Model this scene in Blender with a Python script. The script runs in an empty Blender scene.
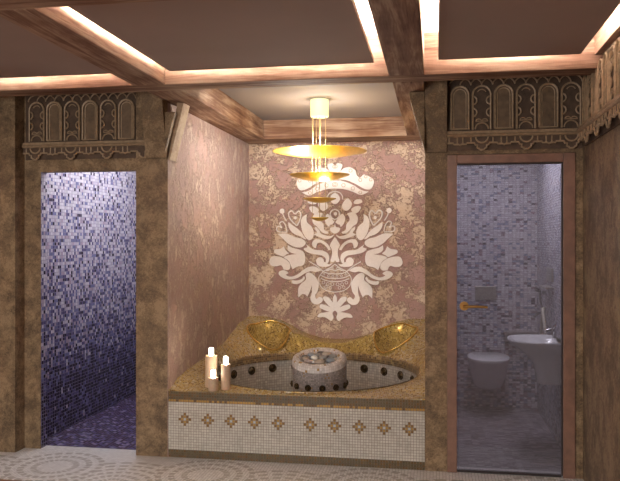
import bpy, bmesh, math, random
from mathutils import Vector, Matrix
from mathutils.geometry import tessellate_polygon
random.seed(7)
PI = math.pi
SC = bpy.context.scene
COL = SC.collection

# ------------------------------------------------------------------ nodes
class G:
    def __init__(s, name):
        s.m = bpy.data.materials.new(name); s.m.use_nodes = True
        s.t = s.m.node_tree; s.t.nodes.clear()
        s.out = s.n('ShaderNodeOutputMaterial'); s.b = s.n('ShaderNodeBsdfPrincipled')
        s.t.links.new(s.b.outputs[0], s.out.inputs[0])
    def n(s, ty): return s.t.nodes.new(ty)
    def put(s, sock, v):
        if isinstance(v, bpy.types.NodeSocket): s.t.links.new(v, sock)
        elif v is not None:
            if sock.type == 'RGBA' and len(v) == 3: v = (*v, 1)
            sock.default_value = v
    def M(s, op, a, b=None, c=None):
        x = s.n('ShaderNodeMath'); x.operation = op
        for i, v in enumerate((a, b, c)):
            if v is not None: s.put(x.inputs[i], v)
        return x.outputs[0]
    def xyz(s, kind='Object', scale=None):
        tc = s.n('ShaderNodeTexCoord'); o = tc.outputs[kind]
        if scale:
            mp = s.n('ShaderNodeMapping'); s.put(mp.inputs[0], o); mp.inputs['Scale'].default_value = scale; o = mp.outputs[0]
        return o
    def sep(s, v):
        x = s.n('ShaderNodeSeparateXYZ'); s.put(x.inputs[0], v); return x.outputs
    def comb(s, a, b, c=0.0):
        x = s.n('ShaderNodeCombineXYZ'); s.put(x.inputs[0], a); s.put(x.inputs[1], b); s.put(x.inputs[2], c); return x.outputs[0]
    def noise(s, v, scale, detail=4, rough=.6, dist=0.0):
        x = s.n('ShaderNodeTexNoise'); s.put(x.inputs['Vector'], v)
        x.inputs['Scale'].default_value = scale; x.inputs['Detail'].default_value = detail
        x.inputs['Roughness'].default_value = rough; x.inputs['Distortion'].default_value = dist
        return x.outputs[0]
    def white(s, v):
        x = s.n('ShaderNodeTexWhiteNoise'); x.noise_dimensions = '3D'; s.put(x.inputs[0], v); return x.outputs[0]
    def ramp(s, f, stops, mode='LINEAR'):
        x = s.n('ShaderNodeValToRGB'); x.color_ramp.interpolation = mode; e = x.color_ramp.elements
        while len(e) < len(stops): e.new(.5)
        for el, (p, c) in zip(e, stops):
            el.position = p; el.color = (*c, 1) if not isinstance(c, float) else (c, c, c, 1)
        s.put(x.inputs[0], f); return x.outputs[0]
    def mix(s, f, a, b, mode='MIX'):
        x = s.n('ShaderNodeMix'); x.data_type = 'RGBA'; x.blend_type = mode
        s.put(x.inputs[0], f); s.put(x.inputs[6], a); s.put(x.inputs[7], b); return x.outputs[2]
    def bump(s, h, strength=.4, dist=.01):
        x = s.n('ShaderNodeBump'); x.inputs['Strength'].default_value = strength; x.inputs['Distance'].default_value = dist
        s.put(x.inputs['Height'], h); s.put(s.b.inputs['Normal'], x.outputs[0])
    def fin(s, col=None, rough=.6, metal=0.0, spec=None):
        s.put(s.b.inputs['Base Color'], col); s.put(s.b.inputs['Roughness'], rough); s.put(s.b.inputs['Metallic'], metal)
        if spec is not None: s.b.inputs['Specular IOR Level'].default_value = spec
        return s.m

def m_plain(name, col, rough=.6, metal=0.0, var=.12, scale=25, bump=.1):
    g = G(name); n = g.noise(g.xyz(), scale, 5)
    c = g.ramp(n, [(.3, tuple(v*(1-var) for v in col)), (.7, tuple(min(1, v*(1+var)) for v in col))])
    if bump: g.bump(n, bump, .004)
    return g.fin(c, rough, metal)

def m_wood(name, axis, dark=1.0):
    g = G(name); sc = {'X': (.6, 9, 9), 'Y': (9, .6, 9), 'Z': (9, 9, .6)}[axis]
    v = g.xyz(scale=sc); n = g.noise(v, 2.2, 7, .62, .8); n2 = g.noise(g.xyz(scale=tuple(a*5 for a in sc)), 3, 3, .6, .2)
    n3 = g.noise(g.xyz(), 2.2, 3)
    f = g.M('ADD', g.M('MULTIPLY', n, .6), g.M('ADD', g.M('MULTIPLY', n2, .15), g.M('MULTIPLY', n3, .3)))
    c = g.ramp(f, [(.38, (.10*dark, .044*dark, .028*dark)), (.5, (.235*dark, .135*dark, .09*dark)), (.64, (.46*dark, .335*dark, .245*dark))])
    g.bump(f, .25, .004); return g.fin(c, .7, 0.0, .12)

def m_plaster(name, stops, scale=4.0, stretch=(1, 1, 1), bump=.6, rough=.65, fine=0.25):
    g = G(name); v = g.xyz(scale=stretch)
    a = g.noise(v, scale, 9, .68, .35); b = g.noise(v, scale*7, 5, .65, 1.2); d = g.noise(v, scale*.35, 2)
    f = g.M('ADD', g.M('MULTIPLY', a, .8), g.M('ADD', g.M('MULTIPLY', b, fine), g.M('MULTIPLY', d, .25)))
    f = g.M('SUBTRACT', f, .5*(.8+fine+.25)-.5)
    c = g.ramp(f, stops)
    e = g.ramp(f, [(stops[1][0]-.01, 0.0), (stops[1][0]+.03, .8), (.75, 1.0)])
    g.bump(g.M('ADD', e, g.M('MULTIPLY', b, .5)), bump, .006)
    return g.fin(c, rough)

def m_mosaic(name, uv, size, palette, grout=(.3, .28, .28), gw=.10, rough=.25, metal=0.0, grad=None, bump=.5, kind='Object', clump=0.0, spec=None):
    """uv: pair of strings made of X Y Z; palette: [(start, colour)...] light to dark; grad=(z_top, z_bottom, p_top, p_bottom)"""
    g = G(name); X, Y, Z = g.sep(g.xyz(kind)); D = {'X': X, 'Y': Y, 'Z': Z}
    def ax(k): return g.M('ADD', D[k[0]], D[k[1]]) if len(k) > 1 else D[k]
    u = g.M('DIVIDE', g.M('ADD', ax(uv[0]), 50.0), size[0]); v = g.M('DIVIDE', g.M('ADD', ax(uv[1]), 50.0), size[1])
    cu, cv = g.M('FLOOR', u), g.M('FLOOR', v); cell = g.comb(cu, cv, 3.7)
    w = g.white(cell); w2 = g.white(g.comb(cu, cv, 11.3))
    if clump:
        nn = g.noise(g.comb(cu, cv), .16, 2); w = g.M('ADD', w, g.M('MULTIPLY', g.M('SUBTRACT', nn, .5), clump))
        w = g.M('MINIMUM', g.M('MAXIMUM', w, 0.001), .999)
    if grad:
        zt, zb, pt, pb = grad
        t = g.M('DIVIDE', g.M('SUBTRACT', Z, zb), zt-zb); t = g.M('MINIMUM', g.M('MAXIMUM', t, 0.0), 1.0)
        ex = g.M('ADD', pb, g.M('MULTIPLY', t, pt-pb)); w = g.M('POWER', w, ex)
    c = g.ramp(w, palette, 'CONSTANT')
    c = g.mix(1.0, c, g.ramp(w2, [(0, .72), (1, 1.0)]), 'MULTIPLY')
    fu, fv = g.M('FRACT', u), g.M('FRACT', v)
    gy = gw*size[0]/size[1]
    k = g.M('MAXIMUM', g.M('LESS_THAN', fu, gw), g.M('LESS_THAN', fv, gy))
    c = g.mix(k, c, grout)
    r = g.M('ADD', rough, g.M('MULTIPLY', k, .5))
    if bump: g.bump(g.M('ADD', g.M('SUBTRACT', 1.0, k), g.M('MULTIPLY', w2, .3)), bump, .002)
    return g.fin(c, r, g.M('MULTIPLY', g.M('SUBTRACT', 1.0, k), metal) if metal else 0.0, spec)

def m_emit(name, col, s):
    g = G(name); g.b.inputs['Emission Color'].default_value = (*col, 1); g.b.inputs['Emission Strength'].default_value = s
    return g.fin(col, .5)

def m_glass_door():
    g = G('door_glass'); tr = g.n('ShaderNodeBsdfTransparent'); tr.inputs[0].default_value = (.72, .71, .74, 1)
    gl = g.n('ShaderNodeBsdfGlossy'); gl.inputs['Roughness'].default_value = .03
    gl.inputs[0].default_value = (.9, .9, .9, 1)
    df = g.n('ShaderNodeBsdfDiffuse'); df.inputs[0].default_value = (.35, .33, .36, 1)
    fr = g.n('ShaderNodeFresnel'); fr.inputs[0].default_value = 1.6
    a = g.n('ShaderNodeMixShader'); g.put(a.inputs[0], fr.outputs[0]); g.put(a.inputs[1], tr.outputs[0]); g.put(a.inputs[2], gl.outputs[0])
    b = g.n('ShaderNodeMixShader'); b.inputs[0].default_value = .16; g.put(b.inputs[1], a.outputs[0]); g.put(b.inputs[2], df.outputs[0])  # grey diffuse mixed in to imitate the haze of room reflections
    g.t.links.new(b.outputs[0], g.out.inputs[0]); g.t.nodes.remove(g.b); return g.m

def m_floor():
    g = G('floor_mosaic'); X, Y, Z = g.sep(g.xyz()); s = .021
    u, v = g.M('DIVIDE', g.M('ADD', X, 50.0), s), g.M('DIVIDE', g.M('ADD', Y, 50.0), s)
    cu, cv = g.M('FLOOR', u), g.M('FLOOR', v)
    def ring(x0, y0, R, per):
        xx = g.M('SUBTRACT', g.M('MULTIPLY', g.M('FRACT', g.M('DIVIDE', g.M('ADD', X, 20*1.08-x0+.54), 1.08)), 1.08), .54)
        yy = g.M('SUBTRACT', Y, y0)
        r = g.M('SQRT', g.M('ADD', g.M('MULTIPLY', xx, xx), g.M('MULTIPLY', yy, yy)))
        an = g.M('ARCTAN2', yy, xx)
        q = g.M('DIVIDE', r, per)
        band = g.M('MULTIPLY', g.M('GREATER_THAN', g.M('FRACT', g.M('ADD', q, .1)), .52), g.M('GREATER_THAN', r, per*1.4))
        spk = g.M('GREATER_THAN', g.M('SINE', g.M('MULTIPLY', an, 26.0)), -.55)
        band = g.M('MULTIPLY', band, spk)
        return g.M('LESS_THAN', r, R), band
    i1, b1 = ring(-2.588, 4.66, .33, .085); i2, b2 = ring(-2.05, 4.36, .50, .07)
    f = g.M('ADD', g.M('MULTIPLY', i1, b1), g.M('MULTIPLY', g.M('SUBTRACT', 1.0, i1), g.M('MULTIPLY', i2, b2)))
    w = g.white(g.comb(cu, cv, 2.2))
    base = g.ramp(w, [(0, (.62, .60, .595)), (1, (.80, .785, .775))])
    dk = g.ramp(w, [(0, (.33, .30, .27)), (1, (.45, .42, .38))])
    c = g.mix(f, base, dk)
    k = g.M('MAXIMUM', g.M('LESS_THAN', g.M('FRACT', u), .12), g.M('LESS_THAN', g.M('FRACT', v), .12))
    c = g.mix(k, c, (.38, .36, .35)); g.bump(g.M('SUBTRACT', 1.0, k), .4, .002)
    return g.fin(c, g.M('ADD', .3, g.M('MULTIPLY', k, .4)))

MT = {}
MT['wood_x'] = m_wood('beam_wood_x', 'X', .88); MT['wood_y'] = m_wood('beam_wood_y', 'Y', .88)
MT['door_wood'] = m_plain('door_frame_wood', (.21, .115, .082), .4, var=.2, scale=14)
MT['brown_wall'] = m_plaster('brown_plaster', [(.38, (.10, .064, .034)), (.50, (.205, .136, .074)), (.62, (.31, .218, .125))], 9, bump=.5, fine=.6)
MT['brown_wall_s'] = m_plaster('brown_plaster_streaked', [(.40, (.105, .070, .044)), (.50, (.18, .125, .078)), (.60, (.26, .19, .118))], 9, (1, 1, .85), bump=.4, fine=.6)
MT['pink_wall'] = m_plaster('pink_plaster', [(.40, (.33, .195, .17)), (.505, (.385, .245, .21)), (.512, (.27, .15, .12)), (.526, (.54, .405, .30)), (.7, (.60, .47, .36))], 5.5, bump=1.0, fine=.7)
MT['pink_side'] = m_plaster('pink_plaster_streaked', [(.38, (.38, .255, .23)), (.52, (.47, .345, .31)), (.62, (.61, .50, .43))], 16, (1, 1, .55), bump=1.0, fine=.6)
MT['stucco'] = m_plain('white_stucco', (.74, .69, .66), .55, var=.05, scale=60, bump=.3)
MT['cream'] = m_plain('cream_outline', (.50, .37, .26), .6)
MT['panel'] = m_plain('ceiling_panel_paint', (.29, .218, .188), .9, var=.05, scale=1.5, bump=0)
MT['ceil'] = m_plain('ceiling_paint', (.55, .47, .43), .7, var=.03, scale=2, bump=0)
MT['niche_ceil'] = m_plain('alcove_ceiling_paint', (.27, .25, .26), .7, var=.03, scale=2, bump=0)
MT['led'] = m_emit('led_strip', (1, .94, .86), 220)
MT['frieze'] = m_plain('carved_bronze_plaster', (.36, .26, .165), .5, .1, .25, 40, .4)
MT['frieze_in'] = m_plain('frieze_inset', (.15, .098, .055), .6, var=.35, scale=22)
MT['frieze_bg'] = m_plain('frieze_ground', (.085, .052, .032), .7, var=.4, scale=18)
MT['floor'] = m_floor()
MT['board'] = m_plaster('pale_plaster', [(.40, (.30, .19, .12)), (.50, (.42, .30, .19)), (.58, (.52, .40, .26))], 7, bump=.3)
SHOWER = [(0, (.74, .69, .76)), (.30, (.60, .54, .65)), (.50, (.50, .39, .48)), (.60, (.20, .20, .38)), (.78, (.11, .09, .21)), (.90, (.035, .022, .05))]
MT['shower'] = m_mosaic('shower_mosaic', ('XY', 'Z'), (.027, .027), SHOWER, (.25, .225, .31), .12, .25, grad=(2.3, .40, 1.9, .11), clump=.35)
MT['shower_floor'] = m_mosaic('shower_floor_mosaic', ('X', 'Y'), (.027, .027), [(0, (.30, .26, .42)), (.10, (.12, .10, .24)), (.4, (.10, .04, .10)), (.7, (.045, .03, .09))], (.10, .08, .12), .13, .2)
WC = [(0, (.60, .57, .62)), (.45, (.52, .47, .54)), (.66, (.25, .26, .38)), (.82, (.30, .20, .26)), (.92, (.10, .08, .12))]
MT['wc'] = m_mosaic('washroom_mosaic', ('XY', 'Z'), (.034, .0205), WC, (.20, .19, .22), .09, .35, grad=(2.3, .3, 2.2, .62), clump=.12, bump=.15)
MT['wc_floor'] = m_mosaic('washroom_floor_mosaic', ('X', 'Y'), (.054, .027), [(0, (.40, .35, .38)), (.4, (.26, .22, .26)), (.75, (.16, .12, .15))], (.2, .18, .19), .05, .5)
GOLD = [(0, (.60, .42, .13)), (.32, (.68, .55, .28)), (.58, (.55, .47, .32)), (.74, (.33, .20, .07)), (.88, (.74, .66, .52))]
MT['deck'] = m_mosaic('gold_glass_mosaic', ('X', 'Y'), (.013, .013), GOLD, (.34, .25, .14), .14, .22, .35, bump=.6)
MT['deck_gold'] = m_mosaic('bright_gold_mosaic', ('X', 'Y'), (.013, .013), [(0, (.60, .45, .13)), (.4, (.42, .31, .10)), (.7, (.78, .64, .28)), (.88, (.25, .16, .06))], (.36, .24, .08), .12, .24, .6, bump=.5)
MT['deck_uv'] = m_mosaic('gold_brown_band', ('X', 'Y'), (.02, .02), [(0, (.24, .15, .06)), (.5, (.14, .085, .04)), (.8, (.38, .27, .12))], (.30, .25, .18), .14, .3, .2, kind='UV')
MT['pool'] = m_mosaic('white_pool_mosaic', ('X', 'Y'), (.024, .024), [(0, (.62, .60, .56)), (.5, (.54, .52, .49))], (.26, .24, .21), .12, .3, kind='UV')
MT['basin'] = m_mosaic('grey_basin_mosaic', ('X', 'Y'), (.014, .014), [(0, (.40, .375, .375)), (.45, (.30, .275, .28)), (.75, (.46, .43, .42)), (.95, (.40, .24, .08))], (.22, .19, .18), .14, .35, kind='UV')
MT['basin_rim'] = m_mosaic('pale_basin_mosaic', ('X', 'Y'), (.02, .02), [(0, (.80, .78, .78)), (.5, (.72, .69, .69)), (.93, (.45, .27, .08))], (.45, .42, .41), .10, .3, kind='UV')
MT['t_white'] = m_plain('tile_white', (.60, .57, .52), .3, var=.1, scale=9, bump=0)
MT['t_white2'] = m_plain('tile_ivory', (.53, .50, .45), .3, var=.1, scale=9, bump=0)
MT['t_brown'] = m_plain('tile_brown', (.16, .088, .03), .3, var=.3, scale=30, bump=0)
MT['t_amber'] = m_plain('tile_amber', (.23, .12, .035), .3, var=.3, scale=30, bump=0)
MT['t_gold'] = m_plain('tile_gold', (.42, .25, .07), .3, .4, .2, 30, 0)
MT['t_olive'] = m_plain('tile_olive', (.125, .092, .048), .3, var=.25, scale=30, bump=0)
MT['t_pale'] = m_plain('tile_pale_blue', (.50, .53, .55), .3, var=.1, scale=30, bump=0)
MT['grout_dark'] = m_plain('grout_dark', (.15, .12, .085), .8)
MT['grout'] = m_plain('grout', (.27, .24, .20), .8)
MT['jet'] = m_plain('bronze_jet', (.07, .045, .02), .3, .7, .3, 30, 0)
MT['gold'] = m_plain('gold_leaf', (.85, .58, .12), .35, .7, .12, 40, .15)
MT['gold_rim'] = m_plain('gold_trim', (.75, .52, .16), .25, .9, .15, 40, .1)
MT['brass'] = m_plain('brass_handle', (.36, .19, .05), .5, .6, .1, 20, 0)
MT['cable'] = m_plain('cable', (.40, .28, .12), .6, .2, .05, 20, 0)
MT['canopy'] = m_emit('lit_canopy', (1, .93, .52), 1.05); MT['canopy'].node_tree.nodes['Principled BSDF'].inputs['Base Color'].default_value = (.18, .15, .08, 1)
MT['flame'] = m_emit('candle_flame', (1, .86, .70), 14)
MT['porcelain'] = m_plain('porcelain', (.70, .69, .70), .15, var=.02, scale=3, bump=0)
MT['chrome'] = m_plain('chrome', (.45, .44, .45), .2, .9, .05, 20, 0)
MT['hose'] = m_plain('steel_hose', (.58, .53, .45), .4, .2, .05, 20, 0)
MT['plate'] = m_plain('flush_plate', (.43, .40, .37), .35, .6, .05, 20, 0)
MT['dark'] = m_plain('dark_recess', (.03, .02, .02), .6)
MT['ledge'] = m_plain('stone_ledge', (.28, .25, .26), .4)
MT['step_wood'] = m_plain('step_wood', (.20, .075, .03), .4, var=.25, scale=6)
MT['glass'] = m_glass_door()
def m_wax():
    g = G('candle_wax'); g.b.inputs['Subsurface Weight'].default_value = .25; g.b.inputs['Subsurface Radius'].default_value = (.03, .015, .008)
    g.b.inputs['Subsurface Scale'].default_value = .5
    n = g.noise(g.xyz(), 30, 3); return g.fin(g.ramp(n, [(.3, (.46, .33, .23)), (.7, (.55, .42, .31))]), .5)
MT['wax'] = m_wax()

# ------------------------------------------------------------------ mesh helpers
class MB:
    def __init__(s): s.v = []; s.f = []; s.mi = []; s.uv = {}; s.mats = []
    def mat(s, m):
        if m not in s.mats: s.mats.append(m)
        return s.mats.index(m)
    def add(s, vs, fs, m=None, uvs=None):
        o = len(s.v); s.v += [tuple(p) for p in vs]; k = s.mat(m) if m else 0
        for i, f in enumerate(fs):
            if uvs: s.uv[len(s.f)] = uvs[i]
            s.f.append(tuple(o+a for a in f)); s.mi.append(k)
        return s
    def box(s, x0, y0, z0, x1, y1, z1, m=None):
        vs = [(x, y, z) for z in (z0, z1) for y in (y0, y1) for x in (x0, x1)]
        return s.add(vs, [(0, 2, 3, 1), (4, 5, 7, 6), (0, 1, 5, 4), (2, 6, 7, 3), (0, 4, 6, 2), (1, 3, 7, 5)], m)
    def hexa(s, b, t, m=None):   # 4 bottom points, 4 top points, both counter-clockwise from above
        return s.add(list(b)+list(t), [(3, 2, 1, 0), (4, 5, 6, 7), (0, 1, 5, 4), (1, 2, 6, 5), (2, 3, 7, 6), (3, 0, 4, 7)], m)
    def prism(s, poly, fn, d0, d1, m=None):   # poly 2D, fn(a, b, d) -> xyz
        n = len(poly)
        area = sum(poly[i][0]*poly[(i+1) % n][1]-poly[(i+1) % n][0]*poly[i][1] for i in range(n))
        if area < 0: poly = poly[::-1]
        tri = tessellate_polygon([[Vector((p[0], p[1], 0)) for p in poly]])
        vs = [fn(a, b, d0) for a, b in poly]+[fn(a, b, d1) for a, b in poly]
        fs = [tuple(t) for t in tri]+[tuple(n+i for i in t[::-1]) for t in tri]
        fs += [(i, (i+1) % n, n+(i+1) % n, n+i) for i in range(n)]
        return s.add(vs, fs, m)
    def tube(s, pts, r, seg=6, closed=False, m=None, up=None):
        pts = [Vector(p) for p in pts]; n = len(pts); vs = []
        rs = r if isinstance(r, (list, tuple)) else [r]*n
        pu = None
        for i, p in enumerate(pts):
            if closed: t = pts[(i+1) % n]-pts[i-1]
            else: t = pts[min(i+1, n-1)]-pts[max(i-1, 0)]
            t.normalize()
            if pu is None:
                a = Vector(up) if up else (Vector((0, 0, 1)) if abs(t.z) < .9 else Vector((1, 0, 0)))
            else: a = pu
            u = (a-t*a.dot(t))
            if u.length < 1e-5: u = Vector((0, 1, 0))-t*t.y
            u.normalize(); pu = u; w = t.cross(u)
            for k in range(seg):
                an = 2*PI*(k+.5)/seg; vs.append(p+(u*math.cos(an)+w*math.sin(an))*rs[i])
        fs = []
        for i in range(n if closed else n-1):
            j = (i+1) % n
            for k in range(seg):
                q = (k+1) % seg; fs.append((i*seg+k, i*seg+q, j*seg+q, j*seg+k))
        if not closed: fs += [tuple(range(seg))[::-1], tuple((n-1)*seg+k for k in range(seg))]
        return s.add(vs, fs, m)
    def loft(s, rings, m=None, cap=True, closed=True):
        n = len(rings[0]); vs = [p for r in rings for p in r]; fs = []
        for i in range(len(rings)-1):
            for k in range(n if closed else n-1):
                q = (k+1) % n; fs.append((i*n+k, i*n+q, (i+1)*n+q, (i+1)*n+k))
        if cap: fs += [tuple(range(n))[::-1], tuple((len(rings)-1)*n+k for k in range(n))]
        return s.add(vs, fs, m)
    def lathe(s, prof, c, seg=48, m=None, sx=1, sy=1, cap=True, a0=0.0):
        """prof: (r, z); UVs in metres"""
        vs = []; n = len(prof); fs = []; uvs = []; L = [0]
        for i in range(1, n): L.append(L[-1]+math.hypot(prof[i][0]-prof[i-1][0], prof[i][1]-prof[i-1][1]))
        R = max(p[0] for p in prof)
        for r, z in prof:
            for k in range(seg):
                a = a0+2*PI*k/seg; vs.append((c[0]+r*sx*math.cos(a), c[1]+r*sy*math.sin(a), c[2]+z))
        for i in range(n-1):
            for k in range(seg):
                q = (k+1) % seg; fs.append((i*seg+k, i*seg+q, (i+1)*seg+q, (i+1)*seg+k))
                u0, u1 = 2*PI*k/seg*R, 2*PI*(k+1)/seg*R
                uvs.append([(u0, L[i]), (u1, L[i]), (u1, L[i+1]), (u0, L[i+1])])
        if cap:
            for i, rev in ((0, True), (n-1, False)):
                if prof[i][0] > 1e-6:
                    f = [i*seg+k for k in range(seg)]; fs.append(tuple(f[::-1] if rev else f)); uvs.append([(0, 0)]*seg)
        return s.add(vs, fs, m, uvs)
    def build(s, name, parent=None, mat=None, smooth=False, bevel=0, label=None):
        me = bpy.data.meshes.new(name); off = Vector(parent['_o']) if parent and '_o' in parent else Vector((0, 0, 0))
        me.from_pydata([tuple(Vector(p)) for p in s.v], [], s.f)
        for m in (s.mats or [mat]): me.materials.append(MT[m] if isinstance(m, str) else m)
        for p, k in zip(me.polygons, s.mi): p.material_index = k
        if s.uv:
            ul = me.uv_layers.new(name='UV')
            for fi, co in s.uv.items():
                p = me.polygons[fi]
                for li, c in zip(p.loop_indices, co): ul.data[li].uv = c
        bm = bmesh.new(); bm.from_mesh(me); bmesh.ops.recalc_face_normals(bm, faces=bm.faces); bm.to_mesh(me); bm.free()
        if smooth:
            for p in me.polygons: p.use_smooth = True
            if hasattr(me, 'set_sharp_from_angle'): me.set_sharp_from_angle(angle=math.radians(40))
        o = bpy.data.objects.new(name, me); COL.objects.link(o)
        if parent:
            o.parent = parent
            pl = parent
            w = Vector((0, 0, 0))
            while pl: w += pl.location; pl = pl.parent
            o.location = -w
        if bevel:
            b = o.modifiers.new('bevel', 'BEVEL'); b.width = bevel; b.segments = 2; b.limit_method = 'ANGLE'
        if label: o['label'] = label
        return o

def empty(name, loc, label, cat, group=None):
    o = bpy.data.objects.new(name, None); o.empty_display_size = .05; COL.objects.link(o); o.location = loc
    o['label'] = label; o['category'] = cat
    if group: o['group'] = group
    return o
def tag(o, label, cat, group=None):
    o['label'] = label; o['category'] = cat
    if group: o['group'] = group
    return o
def struct(o): o['kind'] = 'structure'; return o

def smooth_poly(pts, n=4):
    """closed Catmull-Rom; a point given as (x, y, 1) is a corner"""
    out = []; N = len(pts)
    for i in range(N):
        p0, p1, p2, p3 = pts[i-1], pts[i], pts[(i+1) % N], pts[(i+2) % N]
        c1 = len(p1) > 2; c2 = len(p2) > 2
        m1 = ((p2[0]-p0[0])/2, (p2[1]-p0[1])/2) if not c1 else ((p2[0]-p1[0])*.6, (p2[1]-p1[1])*.6)
        m2 = ((p3[0]-p1[0])/2, (p3[1]-p1[1])/2) if not c2 else ((p2[0]-p1[0])*.6, (p2[1]-p1[1])*.6)
        for k in range(n):
            t = k/n; h00 = 2*t**3-3*t**2+1; h10 = t**3-2*t**2+t; h01 = -2*t**3+3*t**2; h11 = t**3-t**2
            out.append((h00*p1[0]+h10*m1[0]+h01*p2[0]+h11*m2[0], h00*p1[1]+h10*m1[1]+h01*p2[1]+h11*m2[1]))
    return out
def smooth_line(pts, n=5):
    out = []; N = len(pts)
    for i in range(N-1):
        p0, p1, p2, p3 = pts[max(i-1, 0)], pts[i], pts[i+1], pts[min(i+2, N-1)]
        for k in range(n):
            t = k/n
            out.append(tuple(.5*((2*b)+(-a+c)*t+(2*a-5*b+4*c-d)*t*t+(-a+3*b-3*c+d)*t**3) for a, b, c, d in zip(p0, p1, p2, p3)))
    out.append(tuple(pts[-1])); return out
def interp(tab, x):
    if x <= tab[0][0]: return tab[0][1]
    for (a, va), (b, vb) in zip(tab, tab[1:]):
        if x <= b:
            t = (x-a)/(b-a); t = t*t*(3-2*t)*.5+t*.5; return va+(vb-va)*t
    return tab[-1][1]

# ------------------------------------------------------------------ dimensions
XL, XR = -1.899, -.073        # alcove side walls
NB = 7.306                    # alcove back wall
BZ = 2.55                     # underside of beams
RW = .946                     # right room wall
LW = -3.75
CZ = 2.80

# ------------------------------------------------------------------ room shell
struct(MB().box(LW, 4.36, -.16, RW, 5.13, 0).build('floor', mat='floor'))
struct(MB().box(LW, -2, -.2, RW, 4.335, -.05).build('floor.001', mat='step_wood'))
struct(MB().box(LW, 4.335, -.16, RW, 4.36, -.004).build('trim_1', mat='step_wood'))
struct(MB().box(-3.12, 5.13, -.16, -2.02, 7.4, -.004).build('floor.002', mat='shower_floor'))
struct(MB().box(.02, 5.13, -.16, 1.02, 7.13, -.004).build('floor.003', mat='wc_floor'))
w = MB()
w.box(LW, 4.914, 0, -3.046, 5.12, 2.66)                # left pilaster
w.box(-3.046, 5.04, 0, -2.915, 5.12, 2.66)
w.box(-2.915, 5.04, 2.07, -2.143, 5.12, 2.66)
w.box(-2.143, 5.0, 0, XL-.004, 5.12, 2.55)
w.box(-2.143, 5.0, 2.55, -1.912, 5.12, 2.66)
struct(w.build('wall_front', mat='brown_wall'))
w = MB(); w.box(XR, 5.0, 0, .073, 5.12, 2.55); w.box(-.068, 5.0, 2.55, .073, 5.12, 2.66); w.box(.073, 5.0, 2.135, .9, 5.12, 2.66); w.box(.9, 5.0, 0, RW, 5.12, 2.66)
struct(w.build('wall_front.001', mat='brown_wall'))
struct(MB().box(RW, -2, -.2, RW+.12, 5.12, CZ).build('wall_right', mat='brown_wall_s'))
struct(MB().box(LW-.12, -2, -.2, LW, 5.12, CZ).build('wall_left', mat='brown_wall'))
struct(MB().box(LW-.12, -2.12, -.2, RW+.12, -2, CZ).build('wall_back', mat='brown_wall'))
struct(MB().box(LW-.12, -2.12, CZ, RW+.12, 4.61, CZ+.1).build('ceiling', mat='ceil'))
w = MB(); w.box(LW, 4.612, 2.66, -1.915, 5.12, 2.8); w.box(-.065, 4.612, 2.66, RW, 5.12, 2.8)
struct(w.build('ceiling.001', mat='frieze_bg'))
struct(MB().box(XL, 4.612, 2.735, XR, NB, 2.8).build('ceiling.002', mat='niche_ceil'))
# alcove walls
struct(MB().box(-1.96, 5.121, 0, XL, NB, 2.735).box(XL-.0035, 5.001, 0, XL, 5.121, 2.549).build('wall_niche_left', mat='pink_side'))
struct(MB().box(XR, 5.12, 0, -.03, NB, 2.735).build('wall_niche_right', mat='pink_side'))
struct(MB().box(-1.96, NB, 0, -.03, NB+.08, 2.735).build('wall_niche_back', mat='pink_wall'))
# shower room
struct(MB().box(-3.12, 5.12, 0, -3.02, 7.4, 2.5).build('wall_shower_left', mat='shower'))
struct(MB().box(-3.02, 7.3, 0, -2.0, 7.4, 2.5).build('wall_shower_back', mat='shower'))
struct(MB().box(-2.02, 5.12, 0, -1.96, 7.3, 2.5).build('wall_shower_right', mat='shower'))
struct(MB().box(-2.921, 5.045, 0, -2.914, 5.125, 2.07).build('trim_2', mat='shower'))
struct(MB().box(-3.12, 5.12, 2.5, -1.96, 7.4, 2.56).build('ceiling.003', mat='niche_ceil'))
# washroom
struct(MB().box(.02, 7.032, 0, .923, 7.13, 2.5).build('wall_washroom_back', mat='wc'))
struct(MB().box(.923, 5.12, 0, 1.02, 7.13, 2.5).build('wall_washroom_right', mat='wc'))
struct(MB().box(-.03, 5.12, 0, .02, 7.13, 2.5).build('wall_washroom_left', mat='wc'))
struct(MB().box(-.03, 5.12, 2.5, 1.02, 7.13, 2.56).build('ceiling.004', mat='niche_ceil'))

# ------------------------------------------------------------------ beams
def beam(x0, y0, x1, y1, mat, label, z1=CZ, z0=BZ):
    o = MB().box(x0, y0, z0, x1, y1, z1).build('ceiling_beam', mat=mat, bevel=.004)
    return tag(o, label, 'beam')
beam(LW, 4.425, RW, 4.61, 'wood_x', 'long wooden cross beam running wall to wall just before the alcove, carved friezes and doorways', z1=CZ-.001)
beam(LW, 2.68, RW, 2.885, 'wood_x', 'nearest wooden cross beam, only a corner of it showing at the top left of the room', z1=CZ-.001)
beam(-1.91, 2.887, -1.70, 4.423, 'wood_y', 'wooden beam running away from view between the left and middle brown ceiling panels')
beam(-.28, 2.887, -.07, 4.423, 'wood_y', 'dark wooden beam running away from view between the middle and right brown ceiling panels')
beam(.90, 2.887, RW-.001, 4.423, 'wood_y', 'pale lit wooden beam lying along the top of the right wall', z0=2.625)
beam(XL+.001, 4.612, -1.66, 6.95, 'wood_y', 'wooden beam along the top of the pink left wall of the tub alcove', z1=2.734)
beam(-.27, 4.612, XR-.001, 6.95, 'wood_y', 'reddish wooden beam along the right side of the tub alcove ceiling', z1=2.734)
beam(XL+.001, 6.951, XR-.001, NB-.001, 'wood_x', 'warmly lit wooden beam across the back of the alcove above the floral relief', z1=2.734)

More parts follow.
